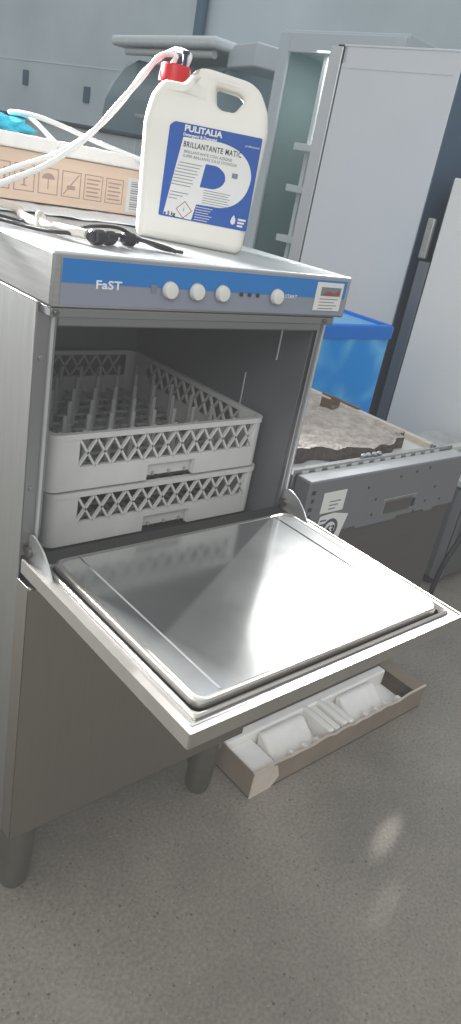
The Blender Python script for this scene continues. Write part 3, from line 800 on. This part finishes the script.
for k in range(3):
    q_ = R(-.046,.022-.012*k); boxo('sticker_mark', (q_[0],q_[0]+.022,-.0028,-.002,q_[1],q_[1]+.004), M['ink_dark'], s2_)
# perforated rail on top behind the panel
bm = bmesh.new(); box(bm, .004, DWW-.006, .052, .056, DH-.03, DH+.010); box(bm, .004, DWW-.006, .056, .086, DH-.004, DH-.001)
box(bm, .0, .010, .05, .56, DH-.05, DH-.002)
rail = obj('mounting_rail', bm, M['dw_rail'], dw, .001, 1)
for k in range(13):
    x = .03+k*.046
    boxo('rail_slot', (x,x+.024,.0508,.0522,DH-.004,DH+.004), M['dw_body'], rail)
for k, x in enumerate((.28,.30,.325,.345,.60)):
    bm = bmesh.new(); lathe(bm, [(.008,DH),(.008,DH+.012),(.004,DH+.016)], (x,.070,0), 'z', 8); obj('rail_screw', bm, M['dw_rail'], rail)
# top tray and side rims
boxo('top_tray', (.01,DWW-.025,.086,DWD,DH-.04,DH-.020), M['dw_body'], dw)
boxo('side_rim', (DWW-.045,DWW-.020,.086,DWD,DH-.030,DH-.002), M['chip'], dw, .003)
boxo('side_rim', (.006,.022,.086,DWD,DH-.030,DH-.002), M['chip'], dw, .003)
boxo('rear_rim', (.022,DWW-.045,DWD-.02,DWD,DH-.030,DH-.002), M['chip'], dw, .003)
# felt insulation slab on top
random.seed(8)
bm = bmesh.new(); nx, ny = 60, 46; x0, x1, y0, y1 = .028, DWW-.095, .120, DWD-.03
def fh(x, y): return .012+.007*math.sin(x*9+1)*math.cos(y*8)+.0035*math.sin(x*61+y*37)*math.sin(y*53-x*21)+random.uniform(-.0013,.0013)
T, Bt = [], []
for j in range(ny+1):
    for i in range(nx+1):
        u = i/nx; x = x0+(x1-x0)*u; yf = y0+.020*math.sin(u*7+.6)+.008*math.sin(u*31)+(.03 if u > .93 else 0)
        y = yf+(y1-yf)*j/ny
        T.append(bm.verts.new((x,y,DH+fh(x,y)+(.006 if j < 2 else 0)))); Bt.append(bm.verts.new((x,y,DH-.018)))
w_ = nx+1
for j in range(ny):
    for i in range(nx):
        a = j*w_+i; bm.faces.new([T[a],T[a+1],T[a+w_+1],T[a+w_]]); bm.faces.new([Bt[a],Bt[a+w_],Bt[a+w_+1],Bt[a+1]])
for i in range(nx):
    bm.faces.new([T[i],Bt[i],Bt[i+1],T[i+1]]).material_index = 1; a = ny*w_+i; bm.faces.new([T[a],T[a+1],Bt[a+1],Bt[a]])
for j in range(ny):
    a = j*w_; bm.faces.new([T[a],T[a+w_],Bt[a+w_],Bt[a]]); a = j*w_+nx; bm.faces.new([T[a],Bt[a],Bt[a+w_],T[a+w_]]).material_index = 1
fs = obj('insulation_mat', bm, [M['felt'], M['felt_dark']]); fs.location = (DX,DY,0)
tag(fs, 'rough grey felt insulation mat lying on the built-in dishwasher', 'insulation mat')
ck = empty('metal_clip', (DX+.50,DY+.40,DH+.018), .3, 'small brown bracket clip lying on the felt mat', 'clip')
bm = bmesh.new(); box(bm, -.03, .03, -.02, .02, 0, .004); box(bm, -.03, -.026, -.02, .02, .004, .03); box(bm, .026, .03, -.02, .012, .004, .026); obj('clip_body', bm, M['clip'], ck, .001)
# dark strip along the right rim
bm = bmesh.new(); box(bm, DX+DWW-.036, DX+DWW-.022, DY+.40, DY+.56, DH-.001, DH+.004)
tag(obj('wood_strip', bm, M['clip']), 'thin brown strip lying on the pale right rim of the built-in dishwasher', 'strip')

# ================================================================== APPLIANCE FURTHER RIGHT
ap = empty('grey_appliance', (2.10,.42,0), 0, 'dark grey undercounter appliance at the right edge with a black hose hanging down', 'appliance')
boxo('cabinet', (0,.5,.03,.5,.04,.46), M['appl'], ap, .004)
boxo('front_panel', (.05,.50,0,.03,.04,.43), M['appl'], ap, .003)
boxo('side_trim', (0,.05,-.004,.03,.04,.45), M['dw_panel'], ap, .002)
boxo('front_groove', (.01,.016,-.006,-.003,.06,.44), M['black_plastic'], ap)
boxo('top_panel', (-.004,.505,-.004,.505,.46,.485), M['appl_top'], ap, .003)
for x in (.04,.46):
    bm = bmesh.new(); lathe(bm, [(.02,0),(.02,.04)], (x,.05,0)); obj('foot', bm, M['black_plastic'], ap)
    bm = bmesh.new(); lathe(bm, [(.02,0),(.02,.04)], (x,.45,0)); obj('foot', bm, M['black_plastic'], ap)
tag(tubeo('hose', [(1.99,.55,.56),(2.03,.44,.55),(2.12,.39,.50),(2.16,.385,.40),(2.14,.385,.28),(2.07,.385,.16),(2.04,.383,.06),(2.03,.38,.012)], .011, M['cable_black']),
    'black corrugated hose hanging in front of the dark grey appliance', 'hose')
for k in range(3):
    tag(boxo('shelf_rail', (2.12,2.58,.50+k*.09,.53+k*.09,.490+k*.0,.515), M['dw_body'], None, .003), ('pale slat lying on the dark grey appliance, front one','pale slat lying on the dark grey appliance, middle one','pale slat lying on the dark grey appliance, rear one')[k], 'slat')

# ================================================================== BLUE CHEST
bc = empty('blue_bin', (1.36,1.05,0), 0, 'blue plastic tank with rippled water pattern between the machines and the tall fridge', 'tank')
BW, BD, BH = .865, .62, .95
bm = bmesh.new()
def L2(i, z, r=.03): return [(a,b,z) for a,b in rrect(i,BW-i,i,BD-i,r,5)]
loft(bm, [L2(.0,.02), L2(.0,BH-.06), L2(.0,BH-.055)]); obj('tank_body', bm, M['water'], bc, smooth=True)
bm = bmesh.new()
loft(bm, [L2(-.008,BH-.055,.035), L2(-.010,BH-.01,.035), L2(-.004,BH,.035), L2(.022,BH,.02), L2(.026,BH-.02,.02)], True, True)
obj('rim', bm, M['blue_rim'], bc, smooth=True)
boxo('lid_inset', (.03,BW-.03,.03,BD-.03,BH-.022,BH-.010), M['blue_lid'], bc, .004)
for x in (.05, BW-.05):
    for y in (.05, BD-.05):
        bm = bmesh.new(); lathe(bm, [(.02,0),(.02,.021)], (x,y,0)); obj('foot', bm, M['black_plastic'], bc)

# ================================================================== TALL FRIDGE A
FA = math.radians(5.3)
fa = empty('tall_fridge', (2.734,1.469,0), FA, 'tall fridge with plain white side panel and steel door edge', 'fridge')
boxo('side_cabinet', (0,.62,-.03,.655,.08,2.10), M['fridge'], fa, .004)
boxo('fridge_door', (-.004,.62,.662,.742,.10,2.095), M['door_steel'], fa, .004)
boxo('door_gasket', (.006,.61,.654,.663,.11,2.08), M['gasket'], fa)
boxo('back_panel', (.004,.62,-.036,-.030,.09,2.095), M['dark_slate'], fa, .001)
boxo('top_cover', (-.003,.623,-.003,.657,2.095,2.105), M['fridge'], fa, .002)
boxo('hinge_cover', (.0,.06,.63,.70,2.02,2.104), M['black_plastic'], fa, .003)
boxo('seam_line', (-.0012,.0,.0,.655,2.00,2.003), M['frame_grey'], fa)
for x in (.05,.57):
    for y in (.05,.6):
        bm = bmesh.new(); lathe(bm, [(.025,0),(.025,.085)], (x,y,0)); obj('foot', bm, M['black_plastic'], fa)
# ================================================================== FRIDGE B (right edge)
fb = empty('low_fridge', (2.70,.55,0), math.radians(3), 'shorter white fridge cropped by the right edge, with grey door edge and handle', 'fridge')
boxo('side_cabinet', (0,.55,0,.71,.06,1.585), M['fridge_b'], fb, .004)
boxo('fridge_door', (-.003,.55,.716,.776,.08,1.205), M['door_grey'], fb, .004)
boxo('upper_door', (.10,.55,.716,.776,1.225,1.58), M['door_grey'], fb, .004)
boxo('door_handle', (-.010,.014,.745,.785,1.215,1.40), M['dw_rail'], fb, .006)
for x in (.05,.5):
    for y in (.05,.66):
        bm = bmesh.new(); lathe(bm, [(.02,0),(.02,.065)], (x,y,0)); obj('foot', bm, M['black_plastic'], fb)
# dark block behind both, stands in for the shaded gap between them
dc = empty('gap_shade_block', (3.45,.75,0), 0, 'dark slate block added for the shade between the two white fridges', 'cabinet')
boxo('gap_shade_body', (0,.6,0,.95,.05,2.05), M['dark_slate'], dc, .005)
boxo('gap_shade_foot', (.02,.58,.02,.93,0,.05), M['navy'], dc)
boxo('gap_shade_line', (-.002,.0,.47,.476,.08,2.0), M['navy'], dc)

# ================================================================== DISPLAY CABINET
da = math.radians(5.3)
dcx = empty('display_cabinet', (3.44,2.36,0), da, 'tall upright display cabinet with glass door and light grey frame', 'display cabinet')
DL, DZ, DW2 = .98, 2.33, .55
bm = bmesh.new()
box(bm, 0, DW2, 0, .03, .08, DZ); box(bm, 0, DW2, DL-.03, DL, .08, DZ); box(bm, DW2-.02, DW2, .03, DL-.03, .08, DZ)
box(bm, 0, DW2, .03, DL-.03, DZ-.10, DZ); box(bm, 0, DW2, .03, DL-.03, .08, .2)
obj('cabinet_shell', bm, M['frame_grey'], dcx, .004)
bm = bmesh.new(); box(bm, DW2-.03, DW2-.021, .031, DL-.031, .2, DZ-.1); obj('inner_back', bm, M['inner_teal'], dcx)
bm = bmesh.new(); box(bm, .02, DW2-.03, DL-.036, DL-.031, .2, DZ-.1); obj('inner_side', bm, M['inner_teal'], dcx)
dd = boxo('glass_pane', (-.012,-.006,.09,DL-.09,.2,DZ-.14), M['glass_teal'], dcx)
bm = bmesh.new()
for d in ((-.03,-.004,0,.09,.1,DZ-.02),(-.03,-.004,DL-.09,DL,.1,DZ-.02),(-.03,-.004,.09,DL-.09,DZ-.13,DZ-.02),(-.03,-.004,.09,DL-.09,.1,.2)): box(bm, *d)
obj('door_frame', bm, M['frame_grey'], dcx, .003)
for k, z in enumerate((.35,.70,1.05,1.38,1.64)):
    sh = boxo('shelf', (.03,.42,.045,.74,z,z+.045), M['shelf'], dcx, .003)
boxo('shelf_post', (.10,.13,.66,.69,.2,DZ-.1), M['shelf'], dcx, .002)
for x in (.05,.5):
    for y in (.06,DL-.06):
        bm = bmesh.new(); lathe(bm, [(.03,0),(.03,.085)], (x,y,0)); obj('foot', bm, M['black_plastic'], dcx)

# ================================================================== WALL CHILLER / CANOPY CASE
cs = empty('serve_over_case', (3.9,4.6,0), 0, 'large refrigerated glass case with grey canopy and rounded end', 'display case')
CL = 1.52
boxo('case_base', (0,.75,.0,CL,.0,.95), M['bench'], cs, .01)
boxo('case_back', (.70,.75,.0,CL,.95,2.28), M['case_teal'], cs, .005)
# curved end glass panel
prof = [(.72,.95),(-.10,.95)]+[(-.10-.10*math.sin(t*PI/10), .95+1.28*t/10) for t in range(1,8)]+[(-.10,2.0),(.0,2.14),(.15,2.24),(.72,2.26)]
bm = bmesh.new(); prism(bm, prof, lambda a,b,d:(a,d,b), CL-.012, CL); obj('end_panel', bm, M['case_teal'], cs)
bm = bmesh.new(); prism(bm, prof, lambda a,b,d:(a,d,b), 0, .012); obj('end_panel', bm, M['case_teal'], cs)
bm = bmesh.new()
fr = [(-.10-.10*math.sin(t*PI/10), .95+1.28*t/10) for t in range(0,9)]+[(-.05,2.10),(.04,2.2)]
A = [bm.verts.new((a,.012,b)) for a,b in fr]; B = [bm.verts.new((a,CL-.012,b)) for a,b in fr]
for i in range(len(fr)-1): bm.faces.new([A[i],A[i+1],B[i+1],B[i]])
gl = obj('front_glass', bm, M['case_glass_haze'], cs, smooth=True)
boxo('canopy_beam', (-.16,.72,-.02,CL+.04,2.30,2.385), M['canopy'], cs, .03, 4)
bm = bmesh.new(); tube(bm, [(-.08,.05,2.262),(-.08,CL-.15,2.262)], .03, 12, 2); obj('lamp_tube', bm, M['lamp_tube'], cs, smooth=True)
for z in (1.35,1.75): boxo('case_shelf', (.15,.70,.03,CL-.03,z,z+.03), M['shelf'], cs, .003)
# light box right of the canopy
lb = empty('blower_unit', (3.92,4.60,0), math.radians(-104), 'pale blue-grey box unit on a thin post beside the canopy', 'unit')
bm = bmesh.new(); prism(bm, [(0,2.19),(.0,2.30),(.10,2.36),(.5,2.36),(.5,2.19)], lambda a,b,d:(a,d,b), 0, .74)
obj('unit_housing', bm, M['frame_grey'], lb, .015, 3)
boxo('post', (.20,.235,.60,.635,0,2.19), M['lamp_tube'], lb, .003)
boxo('unit_base', (.05,.45,.1,.68,0,.03), M['bench'], lb, .003)

# ================================================================== BENCH with dark top edge
bn = empty('service_bench', (3.02,4.45,0), math.radians(3), 'long light grey bench with dark top edge behind the machine', 'bench')
boxo('bench_body', (0,.5,.0,2.3,.0,1.53), M['bench'], bn, .006)
boxo('bench_top', (-.03,.52,-.02,2.32,1.53,1.56), M['dark_edge'], bn, .006)

# ================================================================== LIGHTS, WORLD, CAMERA
w = bpy.data.worlds.new('world'); sc.world = w; w.use_nodes = True
nt = w.node_tree; bg = nt.nodes['Background']
tc = nt.nodes.new('ShaderNodeTexCoord'); sx_ = nt.nodes.new('ShaderNodeSeparateXYZ'); rp = nt.nodes.new('ShaderNodeValToRGB')
nt.links.new(tc.outputs['Generated'], sx_.inputs['Vector'])
mr = nt.nodes.new('ShaderNodeMapRange'); mr.inputs['From Min'].default_value = -.2; mr.inputs['From Max'].default_value = .9
nt.links.new(sx_.outputs['Z'], mr.inputs['Value']); nt.links.new(mr.outputs['Result'], rp.inputs['Fac'])
rp.color_ramp.elements[0].color = lin((172,172,170)); rp.color_ramp.elements[1].color = lin((214,220,224))
nt.links.new(rp.outputs['Color'], bg.inputs['Color']); bg.inputs['Strength'].default_value = 1.15

def area(name, loc, target, size, sy, power, color=(1,1,1), spread=180):
    l = bpy.data.lights.new(name, 'AREA'); l.shape = 'RECTANGLE'; l.size = size; l.size_y = sy; l.energy = power; l.color = color
    l.spread = math.radians(spread)
    o = bpy.data.objects.new(name, l); COL.objects.link(o); o.location = loc
    o.rotation_euler = (Vector(target)-Vector(loc)).to_track_quat('-Z', 'Y').to_euler(); return o
area('cabinet_fill', (3.68, 2.85, 2.20), (3.62,2.85,1.0), .3, .7, 4, (1,.97,.95))  # unseen fill added to lift the dark display cabinet interior
# bright window far back on the left
area('window_light', (-.45, 2.7, 2.15), (.15,.35,1.33), .7, .5, 48, (.98,.99,1), 30)
# high window seen mirrored in the door liner
area('high_window_light', (5.08, 3.28, 4.45), (.3,-.3,.8), .72, .62, 26, (1,.99,.96))
# unseen lamp behind the viewer, added for frontal fill
area('rear_fill_light', (-2.5, -2.6, 3.2), (.5,.5,.6), 2.5, 1.5, 62, (1,.99,.97))

for nm, loc, tgt, sx__, sy__, pw in (('floor_glint_light',(2.9,.28,.66),(.87,-.31,0),.05,.02,2.2),('floor_glint_light_small',(2.7,.10,.75),(.71,-.435,0),.03,.015,.8)):  # unseen narrow spots added to throw the reflected-sun glints on the floor
    l = bpy.data.lights.new(nm,'SPOT'); l.energy = pw*90; l.spot_size = math.radians(1.7); l.spot_blend = 1; l.shadow_soft_size = .01; l.color = (1,.96,.9)
    o = bpy.data.objects.new(nm,l); COL.objects.link(o); o.location = loc
    o.rotation_euler = (Vector(tgt)-Vector(loc)).to_track_quat('-Z','Y').to_euler()
l = bpy.data.lights.new('sun_beam', 'SPOT'); l.energy = 1700; l.spot_size = math.radians(6.0); l.spot_blend = .5; l.shadow_soft_size = .06; l.color = (1,.99,.97)
o = bpy.data.objects.new('sun_beam', l); COL.objects.link(o); o.location = (5.35, 2.62, 4.25)
o.rotation_euler = (Vector((.36,-.24,.82))-Vector((5.35,2.62,4.25))).to_track_quat('-Z','Y').to_euler()
cam = bpy.data.cameras.new('camera'); co = bpy.data.objects.new('camera', cam); COL.objects.link(co)
r = Vector((0.7519061411512257, -0.6343372905183814, 0.1795921957014602))
u = Vector((0.14713920876271125, 0.4270069834253402, 0.8921967772586238))
f = Vector((0.6426408080286812, 0.6444231823606207, -0.4144050601675297))
R_ = Matrix((r, u, -f)).transposed()
co.matrix_world = Matrix.Translation((-0.48398923599000243, -0.8967448060323107, 1.4180805140357682)) @ R_.to_4x4()
cam.sensor_fit = 'VERTICAL'; cam.sensor_height = 24; cam.lens = 729.393/1024*24
cam.clip_start = .02; cam.clip_end = 60
sc.camera = co
sc.view_settings.view_transform = 'Standard'
sc.view_settings.look = 'None'
sc.view_settings.exposure = 0
sc.view_settings.use_curve_mapping = True
cmap = sc.view_settings.curve_mapping
cc = cmap.curves[3]
cc.points[0].location = (0, .036); cc.points[1].location = (1, 1)
cmap.update()
sc.cycles.use_denoising = True
sc.cycles.max_bounces = 8
sc.cycles.sample_clamp_indirect = 4
